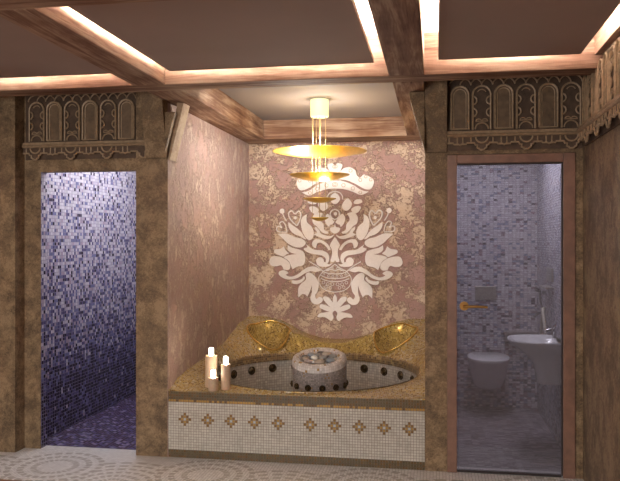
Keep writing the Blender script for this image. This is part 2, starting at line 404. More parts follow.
# ------------------------------------------------------------------ floating ceiling panels with LED edges
def cpanel(x0, x1, y0, y1, label, sides):
    z = 2.60
    t = empty('ceiling_panel', ((x0+x1)/2, (y0+y1)/2, z), label, 'ceiling panel', 'suspended brown ceiling panels')
    MB().box(x0, y0, z, x1, y1, z+.035).build('board', t, 'panel', bevel=.003)
    MB().box(x0+.25, y0+.3, z+.035, x1-.25, y1-.25, CZ-.001).build('mounting_frame', t, 'ceil')
    e = .03
    for sd in sides:
        if sd == 'b': b = (x0+.03, y1-e-.02, x1-.03, y1-e)
        if sd == 'f': b = (x0+.03, y0+e, x1-.03, y0+e+.02)
        if sd == 'l': b = (x0+e, y0+.06, x0+e+.02, y1-.06)
        if sd == 'r': b = (x1-e-.02, y0+.06, x1-e, y1-.06)
        MB().box(b[0], b[1], z+.036, b[2], b[3], z+.046).build('light_strip', t, 'led', label='glowing warm white light strip')
cpanel(-1.62, -.36, 2.965, 4.29, 'large brown ceiling panel in the middle, in front of the tub alcove, glowing at its edges', 'bflr')
cpanel(.012, .80, 2.965, 4.29, 'brown ceiling panel at upper right above the glass door, glowing at its edges', 'bflr')
cpanel(-3.6, -1.99, 2.965, 4.29, 'brown ceiling panel at upper left in front of the mosaic doorway', 'bflr')

w = MB(); w.box(-3.60, -2.0, .40, -3.50, -1.9, 2.30); w.box(-1.10, -2.0, .40, -1.0, -1.9, 2.30); w.box(-3.50, -2.0, .40, -1.10, -1.9, .50); w.box(-3.50, -2.0, 2.20, -1.10, -1.9, 2.30)
struct(w.build('fill_frame', mat='door_wood'))  # added frame around the fill light behind the camera; no known window
# ------------------------------------------------------------------ carved friezes
def frieze(fn, U, phase, label, ztop, first):
    """fn(u, w, z): u along, w out of the wall. Units alternate ornate / plain"""
    P = .142; root = empty('carved_frieze', fn(U/2, 0, 2.16), label, 'frieze', 'carved arch friezes')
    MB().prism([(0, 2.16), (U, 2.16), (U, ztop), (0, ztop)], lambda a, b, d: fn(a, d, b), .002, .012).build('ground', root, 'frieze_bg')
    n = int((U-phase)/P)+1
    def arc(cu, cz, r, a0, a1, k=10): return [(cu+r*math.cos(a0+(a1-a0)*i/k), cz+r*math.sin(a0+(a1-a0)*i/k)) for i in range(k+1)]
    def t3(mb, line, w, r): mb.tube([fn(a, w, b) for a, b in line], r, 5)
    for i in range(-1, n+1):
        c = phase+P*(i+.5)
        if c-.06 < 0.0 or c+.06 > U: continue
        m = MB()
        if (i+first) % 2 == 0:
            h = .058
            t3(m, [(c-h, 2.295)]+[(c-h, 2.528)]+arc(c, 2.528, h, PI, 0)+[(c+h, 2.528), (c+h, 2.295)], .024, .0072)
            for sg in (-1, 1):
                for z in (2.41, 2.49):
                    a0, a1 = (-PI/2, PI/2) if sg < 0 else (PI/2, 3*PI/2)
                    t3(m, arc(c+sg*h, z, .027, a0, a1, 8), .022, .006)
            t3(m, arc(c, 2.298, .043, 0, PI), .022, .0055)
            t3(m, arc(c-.02, 2.345, .022, PI*.1, PI*.9, 6)+arc(c+.02, 2.345, .022, PI*.9, PI*.1, 6)[::-1], .02, .004)
            t3(m, arc(c, 2.533, .03, PI*.15, PI*.85, 6), .02, .004)
            m.build('ornate_arch', root, 'frieze', smooth=True)
        else:
            for h, w, r in ((.057, .026, .0085), (.041, .018, .005)):
                m.tube([fn(a, w, b) for a, b in [(c-h, 2.30), (c-h, 2.528)]+arc(c, 2.528, h, PI, 0)+[(c+h, 2.528), (c+h, 2.30), (c-h, 2.30)]], r, 5, m='frieze')
            poly = [(c-.056, 2.298), (c+.056, 2.298), (c+.056, 2.528)]+arc(c, 2.528, .056, 0, PI)[1:-1]+[(c-.056, 2.528)]
            m.prism(poly, lambda a, b, d: fn(a, d, b), .012, .016, 'frieze_in')
            m.build('plain_arch', root, smooth=True)
    m = MB(); k = int(U/(P/2))
    zt = ztop-.012
    for i in range(k):
        c = phase % P+P/2*i
        if c-P/2 < 0 or c+P/2 > U: continue
        pts = [(a, zt-.05+.05*math.sin(t)) for a, t in [(c-math.cos(q*PI/8)*P/2, q*PI/8) for q in range(9)]]
        t3(m, [(a, b) for a, b in pts], .018, .005)
    m.build('scalloped_tracery', root, 'frieze')
    m = MB()
    m.prism([(0, 2.243), (.052, 2.246), (.064, 2.257), (.054, 2.268), (.05, 2.284), (0, 2.286)], lambda a, b, d: fn(d, a, b), 0, U, None)
    m.build('ledge', root, 'frieze')
    # hanging border
    m = MB(); top = 2.243; pts = [(0, top), (0, 2.205)]; u = 0; edges = []
    while True:
        j = int((u-phase)//P) if True else 0
        c = phase+P*(j+.5)
        seg = [(c-P/2, 2.205)]
        if (j+first) % 2 == 0:
            seg += [(c-.05, 2.205), (c-.042, 2.19), (c-.03, 2.19), (c-.03, 2.172), (c-.018, 2.166), (c-.012, 2.158), (c+.012, 2.158), (c+.018, 2.166), (c+.03, 2.172), (c+.03, 2.19), (c+.042, 2.19), (c+.05, 2.205)]
        else:
            seg += [(c-.045, 2.205), (c-.04, 2.196), (c-.01, 2.196), (c, 2.19), (c+.01, 2.196), (c+.04, 2.196), (c+.045, 2.205)]
        edges += [p for p in seg if 0 < p[0] < U]
        u = c+P/2+1e-4
        if u > U: break
    low = [(0, 2.205)]+edges+[(U, 2.205)]
    low = [p for i, p in enumerate(low) if i == 0 or p[0] >= low[i-1][0]]
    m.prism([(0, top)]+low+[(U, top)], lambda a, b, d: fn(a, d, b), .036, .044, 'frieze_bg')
    m.tube([fn(a, .046, b) for a, b in low], .0068, 5, m='frieze')
    for i in range(-1, n+1):
        c = phase+P*(i+.5)
        if c-.06 < 0 or c+.06 > U: continue
        if (i+first) % 2 == 0:
            m.tube([fn(a, .045, b) for a, b in arc(c, 2.245, .04, PI, 2*PI)], .006, 5, m='frieze')
        else:
            for q in (-.018, .018): m.tube([fn(c+q, .045, 2.243), fn(c+q, .045, 2.2)], .005, 5, m='frieze')
        m.tube([fn(c-P/2, .045, 2.243), fn(c-P/2, .045, 2.207)], .005, 5, m='frieze')
    m.build('hanging_border', root)
    return root
frieze(lambda u, w, z: (-3.03+u, 5.04-w, z), .962, .025, 'carved bronze frieze of arches above the purple mosaic doorway at left', 2.655, 0)
frieze(lambda u, w, z: (.075+u, 5.0-w, z), .866, .012, 'carved bronze frieze of arches above the glass door', 2.655, 1)
frieze(lambda u, w, z: (RW-w, 4.90-u, z), 1.95, .03, 'carved frieze of arches running along the right wall, brightly lit from above', 2.545, 1)

# ------------------------------------------------------------------ column heads (corbels)
def corbel(xa, xb, sg, label):
    """front block from xa to xb, wedge and leaning board on the alcove side; sg=+1 leans to +X"""
    inner = xb if sg > 0 else xa
    t = empty('corbel', ((xa+xb)/2, 4.95, 2.15), label, 'corbel')
    lo, hi = 2.15, 2.655
    MB().hexa([(xa, 4.975, lo), (xb, 4.975, lo), (xb, 4.999, lo), (xa, 4.999, lo)],
              [(xa, 4.86, hi), (xb, 4.86, hi), (xb, 4.999, hi), (xa, 4.999, hi)]).build('front_block', t, 'brown_wall', bevel=.003)
    f = lambda a, b, d: (inner+sg*a, d, b)
    m = MB(); m.prism([(.001, 2.19), (.001, 2.47), (.075, 2.47)] if sg > 0 else [(.001, 2.155), (.001, 2.545), (.105, 2.545), (.096, 2.49)], f, 4.935 if sg > 0 else 4.90, 4.995 if sg > 0 else 5.11)
    m.build('inner_wedge', t, 'brown_wall', bevel=.003)
    if sg > 0:
        m = MB(); m.prism([(.002, 2.145), (.012, 2.135), (.120, 2.545), (.072, 2.548)], f, 5.0, 5.135)
        m.build('leaning_board', t, 'board', bevel=.003)
    return t
corbel(-2.06, -1.9, 1, 'mottled brown corbel heading the column between mosaic doorway and tub, slanted board on its right')
corbel(XR, .073, -1, 'mottled brown corbel heading the column between the tub and the glass door')

# ------------------------------------------------------------------ floral relief
def relief():
    S = .01013; CX = -1.004; H = 1.553
    t = empty('floral_relief', (CX, NB, .75), 'large white raised floral damask ornament on the pink back wall of the alcove', 'wall relief')
    def q(p, y0, sg): return (sg*(p[0]-39)/7.75*S, H+(241-(y0+p[1]/7.75))*S)
    def fn(a, b, d): return (CX+a, NB-.0005-d, b)
    def shape(name, y0, pts, both=True, d=.013):
        for sg in ((1, -1) if both else (1,)):
            P = [q(p, y0, sg)+tuple(p[2:]) for p in pts]; poly = smooth_poly(P, 4)
            MB().prism(poly, fn, 0, d, 'stucco').build(name, t, bevel=0)
    def sym(name, y0, pts, d=.013):
        R = [q(p, y0, 1)+tuple(p[2:]) for p in pts]; L = [(-p[0],)+tuple(p[1:]) for p in R[::-1] if abs(p[0]) > 1e-4]
        MB().prism(smooth_poly(R+L, 4), fn, 0, d, 'stucco').build(name, t)
    def line(name, y0, strokes, r=.0085, mat='stucco'):
        for sg in (1, -1):
            m = MB()
            for pts in strokes:
                P = smooth_line([q(p, y0, sg) for p in pts]); m.tube([fn(a, b, .006) for a, b in P], r, 6, m=mat)
            m.build(name, t, smooth=True)
    def dots(name, y0, cs, both=True, mat='stucco', w=.008, hole=False):
        for sg in (1, -1) if both else (1,):
            for (x, y, r) in cs:
                m = MB(); a, b = q((x, y), y0, sg); rr = r/7.75*S
                if hole: m.tube([fn(a+rr*math.cos(k*PI/6), b+rr*math.sin(k*PI/6), .013) for k in range(12)], .003, 5, closed=True, m=mat)
                else: m.prism([(a+rr*math.cos(k*PI/6), b+rr*math.sin(k*PI/6)) for k in range(12)], fn, 0, .014, mat)
                m.build(name, t)
    A, B, C = 155, 205, 260
    # tulips
    shape('tulip_petal', B, [(258, 70, 1), (290, 90), (306, 125), (302, 170), (290, 215), (262, 258), (235, 272), (210, 248), (204, 208), (222, 165), (255, 135), (262, 105)])
    shape('tulip_petal', B, [(405, 130, 1), (404, 165), (385, 200), (350, 228), (310, 242), (280, 262), (265, 262), (285, 235), (300, 212), (335, 180), (372, 155)])
    shape('tulip_petal', B, [(488, 224, 1), (445, 262), (405, 300), (355, 325), (305, 328), (272, 305), (272, 280), (305, 258), (350, 248), (385, 232), (430, 218)])
    line('heart_loop', B, [[(336, 158), (312, 110), (306, 65), (325, 45), (352, 66), (378, 42), (402, 58), (396, 95), (370, 130), (336, 158)]])
    line('heart_loop', B, [[(415, 205), (428, 155), (452, 126), (474, 138), (468, 162), (492, 165), (498, 188), (480, 205), (415, 208)]], .007)
    line('stamen', B, [[(455, 45), (442, 85), (420, 122)]], .007)
    dots('bead', B, [(455, 45, 20), (350, 98, 13), (462, 170, 9)])
    # lower blossoms
    shape('blossom_petal', B, [(408, 310, 1), (410, 345), (382, 370), (338, 380, 1), (392, 386), (442, 405), (405, 432), (385, 470), (372, 500, 1), (340, 480), (285, 462), (272, 410), (285, 362), (325, 342), (375, 330)])
    shape('blossom_petal', B, [(440, 318, 1), (468, 338), (512, 345), (518, 368), (482, 388), (448, 400), (425, 385), (402, 374), (425, 352)])
    shape('blossom_petal', B, [(500, 396), (540, 402), (558, 440), (540, 470), (500, 476), (462, 468), (442, 502, 1), (402, 502), (388, 474), (404, 438), (446, 410)])
    # stem and scrolls
    sym('centre_stem', B, [(39, 246, 1), (60, 276), (78, 312), (64, 342), (62, 385), (74, 432), (52, 440), (39, 428)])
    shape('scroll', B, [(72, 340), (98, 300), (140, 272), (190, 264), (216, 288), (212, 318), (188, 334), (182, 312), (172, 293), (145, 293), (112, 316), (88, 350, 1)])
    shape('scroll', B, [(272, 298, 1), (255, 325), (284, 338), (255, 365), (200, 380), (135, 392), (110, 420), (112, 452), (92, 445), (82, 410), (94, 375), (135, 352), (200, 345), (240, 322)])
    dots('scroll_eye', B, [(155, 434, 31)])
    shape('scroll', B, [(120, 440), (180, 450), (160, 472), (118, 478), (80, 470), (60, 450, 1), (90, 458)])
    # top flower
    line('flower_ring', B, [[(39, 33), (65, 45), (76, 72), (62, 98), (39, 112)]], .008)
    dots('bead', B, [(43, 68, 14)], both=False)
    shape('flower_petal', B, [(42, 132, 1), (68, 98), (95, 68), (118, 95), (112, 135), (86, 168), (76, 152), (60, 148)])
    shape('flower_petal', B, [(135, 66), (182, 58), (214, 90), (210, 140), (180, 165), (162, 188), (130, 216), (100, 222), (92, 208), (122, 192), (128, 150), (152, 118), (148, 92)])
    shape('flower_petal', B, [(44, 226, 1), (75, 240), (120, 232), (150, 218), (162, 192), (196, 164, 1), (192, 192), (178, 214), (206, 228, 1), (150, 252), (100, 264), (62, 250)])
    sym('bud', B, [(39, 142, 1), (46, 168), (60, 172), (78, 180), (70, 205), (39, 222)][::1], .006)
    shape('leaf', A, [(132, 338), (168, 368), (165, 402), (136, 432), (108, 424), (94, 390)])
    shape('leaf', A, [(198, 350), (238, 346), (250, 368), (216, 382), (184, 376)])
    shape('leaf', A, [(240, 404), (200, 398), (165, 424), (188, 455), (222, 442)])
    sym('crown_dome', A, [(39, 296), (66, 312), (78, 345), (60, 372), (39, 380)])
    line('crown_loop', A, [[(39, 282), (75, 292), (96, 318), (98, 345)]], .006)
    sym('crown_band', A, [(39, 200), (105, 206), (180, 236), (245, 276), (300, 288, 1), (240, 312), (180, 288), (105, 266), (39, 262)])
    dots('crown_jewel', A, [(45, 230, 15), (105, 236, 14), (178, 262, 14), (235, 294, 12)], mat='cream', hole=True)
    sym('crown_top', A, [(39, 82), (60, 66), (95, 76), (90, 108), (76, 132, 1), (108, 106), (150, 98), (194, 120), (205, 155), (228, 180, 1), (240, 175), (262, 156), (292, 166), (334, 194), (338, 232), (312, 270), (262, 264), (192, 224), (120, 196), (39, 190)])
    dots('crown_jewel', A, [(45, 92, 13), (160, 125, 13), (235, 198, 13), (277, 174, 11), (315, 197, 11)], mat='cream', hole=True)
    # vase
    line('vase_line', C, [[(39, 30), (80, 60), (132, 86)], [(39, 106), (90, 102), (134, 88)], [(39, 142), (100, 136), (152, 116)], [(132, 88), (166, 138), (152, 198), (104, 234), (39, 246)],
                          [(39, 82), (70, 70), (110, 84)], [(39, 165), (95, 160), (150, 140)]], .0055)
    dots('vase_bead', C, [(62, 62, 9), (90, 74, 8), (60, 185, 12), (95, 185, 12), (128, 172, 11), (75, 212, 11), (108, 207, 10), (55, 124, 8), (90, 120, 8), (125, 108, 7)], hole=True)
    # long scrolls and leaves
    line('scroll_stem', C, [[(132, 86), (180, 45), (240, 10)]], .006)
    shape('long_scroll', C, [(145, 80, 1), (190, 52), (240, 52), (290, 78), (330, 110), (382, 130), (425, 116), (405, 100), (438, 80), (476, 90), (480, 116), (440, 144), (385, 152), (330, 138), (280, 106), (230, 86), (190, 92)])
    shape('leaf_spray', C, [(165, 178), (198, 122), (240, 96), (268, 112), (266, 150), (300, 180), (326, 220), (326, 292, 1), (298, 266), (270, 268), (256, 286, 1), (238, 250), (218, 196, 1), (220, 250), (230, 302), (210, 336), (172, 342), (140, 322), (134, 296), (160, 284), (182, 300), (194, 272), (174, 240)])
    shape('curl', C, [(284, 126), (300, 148), (345, 160), (374, 158), (372, 182), (332, 186), (292, 166), (274, 140)])
    sym('bottom_spray', C, [(39, 260, 1), (54, 290), (56, 322), (84, 290), (122, 280), (130, 300), (102, 336), (76, 362, 1), (110, 348), (150, 340), (157, 366), (120, 386), (82, 398, 1), (118, 404), (160, 414), (174, 440), (122, 440), (90, 456), (66, 468), (50, 440), (58, 410), (39, 388)])
    return t
relief()

# ------------------------------------------------------------------ the tub
CX0, CY0, RR = -.986, 5.95, .86
EY = 1.06
SIDE = [(5.0, .482), (5.05, .486), (5.2, .535), (5.4, .558), (5.72, .575), (6.13, .605), (6.44, .635), (6.7, .70), (6.96, .757), (7.3, .775)]
BACK = [(0, .567), (.15, .575), (.27, .605), (.36, .64), (.47, .70), (.58, .75), (.74, .783), (.92, .785)]
def edge_h(x, y):
    if y < 5.001:
        d = min(x-XL, XR-x); return .474+.014*max(0, 1-d/.12)
    if y > NB-.003: return interp(BACK, abs(x-CX0))
    return interp(SIDE, y)
x0, x1, y0, y1 = XL+.001, XR-.001, 5.0, NB-.002
DISH = [(-1.60, 6.91), (2*CX0+1.60, 6.91)]
DA, DB = .205, .25
def deck_h(x, y, t, e):
    wb = math.exp(-((x-CX0)/.42)**4) if y > CY0 else 0.0
    q = min(1, t/.34); q = q*q*(3-2*q)
    z = .488+(e-.488)*((1-wb)*t**.8+wb*q)
    z += .006*math.exp(-(t/.06)**2)
    for dx, dy in DISH:
        a, b = x-dx, y-dy; fd = min(1, max(0, (t-.02)/.10))
        d = math.hypot(a/DA, b/DB)
        if d < 1: z -= .095*(1-d*d)*fd
        z += .030*math.exp(-((d-1.02)/.10)**2)*fd
    return z
def bpoint(a):
    c, s = math.cos(a), math.sin(a); best = 1e9
    for v, k, lim in ((x0, c, 0), (x1, c, 0)):
        if abs(k) > 1e-9 and (v-CX0)/k > 0: best = min(best, (v-CX0)/k)
    for v, k in ((y0, s), (y1, s)):
        if abs(k) > 1e-9 and (v-CY0)/k > 0: best = min(best, (v-CY0)/k)
    return CX0+c*best, CY0+s*best
tub = empty('whirlpool_tub', (CX0, CY0, 0), 'round built-in whirlpool tub with gold mosaic surround and white tiled front filling the alcove', 'bathtub')
angs = sorted([2*PI*k/320 for k in range(320)]+[math.atan2(y-CY0, x-CX0) % (2*PI) for x in (x0, x1) for y in (y0, y1)])
NT = 44; rings = []
for a in angs:
    bx, by = bpoint(a); e = edge_h(bx, by); row = []
    for k in range(NT+1):
        t = (k/NT)**1.1; px = CX0+math.cos(a)*RR; py = CY0+math.sin(a)*RR*EY
        x, y = px+(bx-px)*t, py+(by-py)*t; row.append((x, y, deck_h(x, y, t, e)))
    row.append((bx, by, .30 if by > 5.01 else .4755)); rings.append(row)
d = MB(); n = len(rings); L = NT+2
vs = [p for r in rings for p in r]; fs = [(i*L+k, i*L+k+1, ((i+1) % n)*L+k+1, ((i+1) % n)*L+k) for i in range(n) for k in range(L-1)]
for fc in fs:
    cx_ = sum(vs[i][0] for i in fc)/4; cy_ = sum(vs[i][1] for i in fc)/4
    g_ = any(math.hypot((cx_-dx)/DA, (cy_-dy)/DB) < 1 for dx, dy in DISH) or (cy_ > CY0+.5 and abs(cx_-CX0) < .44-.25*max(0, math.hypot(cx_-CX0, cy_-CY0)-RR))
    d.mats = ['deck', 'deck_gold']; d.f.append(fc); d.mi.append(1 if g_ else 0)
d.v = list(vs); d.build('gold_surround', tub, smooth=True)
for dx, dy in DISH:
    pts = []
    for k in range(40):
        an = 2*PI*k/40; a, b = DA*math.cos(an), DB*math.sin(an); x, y = dx+a, dy+b
        x = min(max(x, x0+.02), x1-.02); y = min(y, y1-.02)
        bx, by = bpoint(math.atan2(y-CY0, x-CX0) % (2*PI)); r = math.hypot(x-CX0, y-CY0); rb = math.hypot(bx-CX0, by-CY0)
        t = max(0, (r-RR)/(rb-RR)); pts.append((x, y, deck_h(x, y, t, edge_h(bx, by))+.002))
    MB().tube(pts, .008, 8, closed=True).build('headrest_rim', tub, 'gold_rim', smooth=True, label='shiny gold rim of the oval headrest')
# pool wall, band, lip, floor
MB().lathe([(RR-.002, .02), (RR-.002, .43)], (CX0, CY0, 0), 96, sy=EY, cap=False).build('pool_wall', tub, 'pool', smooth=True)
MB().lathe([(RR-.004, .43), (RR-.010, .432), (RR-.010, .482), (RR-.003, .494), (RR+.004, .50)], (CX0, CY0, 0), 96, sy=EY, cap=False).build('tile_band', tub, 'deck_uv', smooth=True)
MB().lathe([(RR-.002, 0.0), (RR-.002, .02)], (CX0, CY0, 0), 96, sy=EY).build('pool_floor', tub, 'pool')
def jet(parent, c, nrm, r=.034):
    nx, ny = nrm; u = Vector((-ny, nx, 0)); v = Vector((0, 0, 1)); nn = Vector((nx, ny, 0)); c = Vector(c)
    rings = []
    for rr, h in ((r, 0), (r, .008), (r*.86, .014), (r*.7, .010), (r*.62, .006), (r*.42, .016), (r*.15, .020)):
        rings.append([c+nn*h+(u*math.cos(2*PI*k/18)+v*math.sin(2*PI*k/18))*rr for k in range(18)])
    MB().loft(rings).build('jet', parent, 'jet', smooth=True)
for k in range(24):
    a = math.radians(7.5+15*k)
    if math.sin(a) < -.35: continue
    jet(tub, (CX0+math.cos(a)*(RR-.003), CY0+math.sin(a)*(RR-.003)*EY, .366), (-math.cos(a), -math.sin(a)), .039)
# tiled front, built tile by tile
TS = .019
def tiles(name, xs, n, rows, fn, z0=0.0):
    m = MB(); m.box(xs, 5.006, z0+rows[0]*TS, xs+n*TS, 5.03, z0+(rows[-1]+1)*TS, 'grout' if name == 'front_panel' else 'grout_dark'); g = .0016
    for j in rows:
        for i in range(n):
            xa, za = xs+i*TS+g, z0+j*TS+g; xb, zb = xs+(i+1)*TS-g, z0+(j+1)*TS-g; yy = 5.001+random.random()*.0012
            m.add([(xa, 5.006, za), (xb, 5.006, za), (xb, 5.006, zb), (xa, 5.006, zb), (xa+.0006, yy, za+.0006), (xb-.0006, yy, za+.0006), (xb-.0006, yy, zb-.0006), (xa+.0006, yy, zb-.0006)],
                  [(4, 5, 6, 7), (0, 1, 5, 4), (1, 2, 6, 5), (2, 3, 7, 6), (3, 0, 4, 7)], fn(i, j))
    return m.build(name, tub)
def panel_fn(i, j):
    for c in range(5):
        di, dj = abs(i-(6+9*c)), abs(j-14)
        if di+dj == 2: return 't_amber'
        if di+dj == 1: return 't_gold'
        if di+dj == 0: return 't_pale'
    return 't_white' if random.random() < .6 else 't_white2'
band_lo = lambda i, j: random.choice(['t_olive', 't_brown', 't_olive'])
def band_hi(i, j): return random.choice(['t_gold', 't_gold', 't_brown']) if j == 21 else random.choice(['t_olive', 't_olive', 't_brown'])
XS = XL+.001
for s_ in (0, 1):
    xs = XS+s_*48*TS
    tiles('front_panel', xs, 48, list(range(3, 21)), panel_fn)
    tiles('lower_tile_band', xs, 48, [0, 1, 2], band_lo)
    tiles('upper_tile_band', xs, 48, [21, 22, 23, 24], band_hi)

# ------------------------------------------------------------------ stone basin in the pool
BX, BY = -.945, 5.93
basin = empty('pebble_basin', (BX, BY, .02), 'round grey mosaic pedestal basin with pale rim standing in the middle of the pool', 'basin')
def tilt(m, z0=.45):
    m.v = [(x, y, z+((y-BY)*.21+.03)*min(1, max(0, (z-z0)/.06))) for x, y, z in m.v]; return m
tilt(MB().lathe([(.222, .021), (.222, .44), (.222, .49), (.226, .52)], (BX, BY, 0), 64, cap=False)).build('body', basin, 'basin', smooth=True)
tilt(MB().lathe([(.226, .52), (.226, .545), (.219, .566), (.20, .578), (.178, .578), (.162, .570), (.152, .555), (.146, .545), (.001, .542)], (BX, BY, 0), 64, cap=False)).build('rim', basin, 'basin_rim', smooth=True, label='rounded pale rim')
for k in range(12):
    a = math.radians(-90+15+30*k)
    jet(basin, (BX+math.cos(a)*.221, BY+math.sin(a)*.221, .385), (math.cos(a), math.sin(a)), .026)
COLS = [('white', (.88, .89, .88)), ('grey', (.33, .335, .33)), ('tan', (.45, .38, .32)), ('blue grey', (.30, .34, .38)), ('pinkish', (.50, .41, .38)), ('dark grey', (.13, .135, .145)), ('cream', (.52, .49, .44))]
for nme, c in COLS: MT['st_'+nme] = m_plain('stone_'+nme.replace(' ', '_'), c, .4, var=.12, scale=30, bump=.1)
ST = [(-.035, -.035, 'white', .036, 'white round pebble at the centre of the heap, brightest of the pebbles'),
      (.02, -.105, 'tan', .045, 'large tan pebble at the front edge of the basin rim'),
      (.035, -.03, 'grey', .040, 'mid grey pebble right of the white pebble'),
      (.10, -.055, 'blue grey', .044, 'large blue grey pebble at the right of the heap'),
      (-.115, -.02, 'tan', .034, 'tan pebble at the left end of the heap'),
      (-.075, -.085, 'pinkish', .040, 'pinkish pebble at the front left of the heap'),
      (-.035, -.085, 'white', .024, 'small white pebble in front of the brightest white one'),
      (.045, .055, 'cream', .040, 'cream pebble at the back middle of the heap'),
      (.105, .04, 'grey', .036, 'grey pebble at the back right of the heap'),
      (-.075, .055, 'blue grey', .038, 'blue grey pebble at the back left of the heap'),
      (-.005, .105, 'dark grey', .034, 'dark grey pebble farthest back in the heap'),
      (-.13, .04, 'dark grey', .026, 'small dark pebble tucked under the back left rim'),
      (.06, .11, 'tan', .026, 'small tan pebble beneath the far rim'),
      (.135, -.005, 'cream', .024, 'small cream pebble against the right rim'),
      (-.02, .025, 'grey', .034, 'flat grey pebble behind the white pebble'),
      (.085, -.11, 'dark grey', .024, 'small dark pebble at the front right by the rim'),
      (-.115, -.065, 'grey', .022, 'small grey pebble at the front left by the rim')]
for i, (sx, sy, kind, r, lab) in enumerate(ST):
    bm = bmesh.new(); bmesh.ops.create_icosphere(bm, subdivisions=3, radius=1)
    rz = random.uniform(0, PI); fl = .50; st = random.uniform(.82, 1)
    for v in bm.verts:
        p = v.co; k = 1+.05*math.sin(3*p.x+i)+.05*math.cos(2.5*p.y+2*i)
        v.co = Vector((p.x*r*k, p.y*r*st*k, p.z*r*fl*k+.21*p.y*r*st*k*0))
    rho = math.hypot(sx, sy); z = .543+r*fl*1.02+max(0, .022-rho*.18)+sy*.21+.03
    bmesh.ops.transform(bm, matrix=Matrix.Translation((BX+sx, BY+sy, z)) @ Matrix.Rotation(rz, 4, 'Z'), verts=bm.verts)
    me = bpy.data.meshes.new('pebble'); bm.to_mesh(me); bm.free()
    for p in me.polygons: p.use_smooth = True
    me.materials.append(MT['st_'+kind]); o = bpy.data.objects.new('pebble', me); COL.objects.link(o); tag(o, lab, 'pebble', 'pebbles heaped in the basin')

# ------------------------------------------------------------------ candles
def candle(x, y, r, h, label):
    a = math.atan2(y-CY0, x-CX0) % (2*PI); bx, by = bpoint(a); t = (math.hypot(x-CX0, y-CY0)-RR)/(math.hypot(bx-CX0, by-CY0)-RR)
    z = deck_h(x, y, t, edge_h(bx, by))+.001
    root = empty('pillar_candle', (x, y, z), label, 'candle', 'lit pillar candles on the tub corner')
    m = MB(); seg = 28; rings = []
    prof = [(r*.98, 0), (r, .006), (r, h-.02), (r*.99, h), (r*.88, h+.002), (r*.78, h-.008), (r*.15, h-.014)]
    for i, (rr, zz) in enumerate(prof):
        ring = []
        for k in range(seg):
            an = 2*PI*k/seg; wv = (.007*abs(math.sin(2.5*an+x*40))) if i in (3, 4) else 0
            ring.append((x+rr*math.cos(an), y+rr*math.sin(an), z+zz+wv))
        rings.append(ring)
    m.loft(rings); m.build('wax', root, 'wax', smooth=True)
    MB().tube([(x, y, z+h-.014), (x, y, z+h+.004)], .0015, 6).build('wick', root, 'dark')
    fr = .017
    MB().lathe([(fr*.85, 0), (fr, .008), (fr, .05), (fr*.8, .06), (.002, .064)], (x, y, z+h+.001), 20).build('flame', root, 'flame', smooth=True)
    l = bpy.data.lights.new('candle_glow', 'POINT'); l.energy = .55 if h > .1 else .15; l.color = (1, .80, .58); l.shadow_soft_size = .02
    lo = bpy.data.objects.new('candle_glow', l); COL.objects.link(lo); lo.location = (x, y, z+h+.10)
candle(-1.628, 5.165, .045, .225, 'tallest of the three lit pillar candles, standing behind at left')
candle(-1.500, 5.105, .034, .175, 'slim lit pillar candle on the right of the three')
candle(-1.578, 5.055, .036, .088, 'shortest lit pillar candle, in front of the tall one')

# ------------------------------------------------------------------ pendant lamp
PX, PY = -.955, 6.0
lamp = empty('pendant_lamp', (PX, PY, 2.735), 'tiered pendant lamp of four gold discs under a glowing cylinder above the tub', 'lamp')
MB().lathe([(.076, -.006), (.076, -.145), (.072, -.150)], (PX, PY, 2.735), 40).build('canopy', lamp, 'canopy', smooth=True, label='glowing cream cylinder')
def disc(r, z, sag):
    prof = [(.012, -sag), (r*.3, -sag*.93), (r*.6, -sag*.66), (r*.85, -sag*.26), (r, 0), (r, .004), (r*.85, -sag*.26+.008), (r*.6, -sag*.66+.008), (r*.3, -sag*.93+.008), (.012, -sag+.008)]
    MB().lathe(prof, (PX, PY, z), 72, cap=False).build('disc', lamp, 'gold', smooth=True)
for r, z, sg in ((.392, 2.298, .045), (.25, 2.103, .052), (.138, 1.905, .034), (.075, 1.746, .026)): disc(r, z, sg)
for dx, dy, zl in ((-.055, -.03, 1.735), (-.02, -.05, 1.9), (.055, -.03, 1.735), (.0, .05, 2.09), (-.06, .03, 2.28)):
    MB().tube([(PX+dx, PY+dy, 2.584), (PX+dx, PY+dy, zl)], .0022, 6).build('cable', lamp, 'cable')
MB().tube([(PX, PY, 2.584), (PX, PY, 1.728)], .003, 6).build('stem', lamp, 'cable')

# ------------------------------------------------------------------ glass door
dr = bpy.data.objects.new('door_1', None); COL.objects.link(dr); dr.location = (.48, 5.0, 0); dr['kind'] = 'structure'
f = MB(); f.box(.0735, 4.985, .001, .139, 5.06, 2.132); f.box(.821, 4.985, .001, .897, 5.06, 2.132); f.box(.139, 4.985, 2.072, .821, 5.06, 2.132)
f.build('door_frame', dr, 'door_wood', bevel=.004)
f = MB(); f.box(.812, 5.0, .012, .8205, 5.03, 2.071); f.box(.1395, 5.0, 2.062, .812, 5.03, 2.071); f.box(.1395, 5.0, .004, .812, 5.03, .016)
f.build('seal', dr, 'dark')
MB().box(.141, 5.008, .017, .811, 5.018, 2.061).build('glass_pane', dr, 'glass')
hd = MB(); zz = 1.118
hd.loft([[(.186+.030*math.cos(2*PI*k/24), yy, zz+.030*math.sin(2*PI*k/24)) for k in range(24)] for yy in (5.007, 4.998, 4.996)])
hd.build('rose', dr, 'brass', smooth=True)
MB().tube([(.186, 4.999, zz), (.186, 4.955, zz), (.205, 4.945, zz), (.26, 4.945, zz+.002), (.335, 4.95, zz-.002)], [.010, .010, .010, .009, .008], 10).build('lever', dr, 'brass', smooth=True)

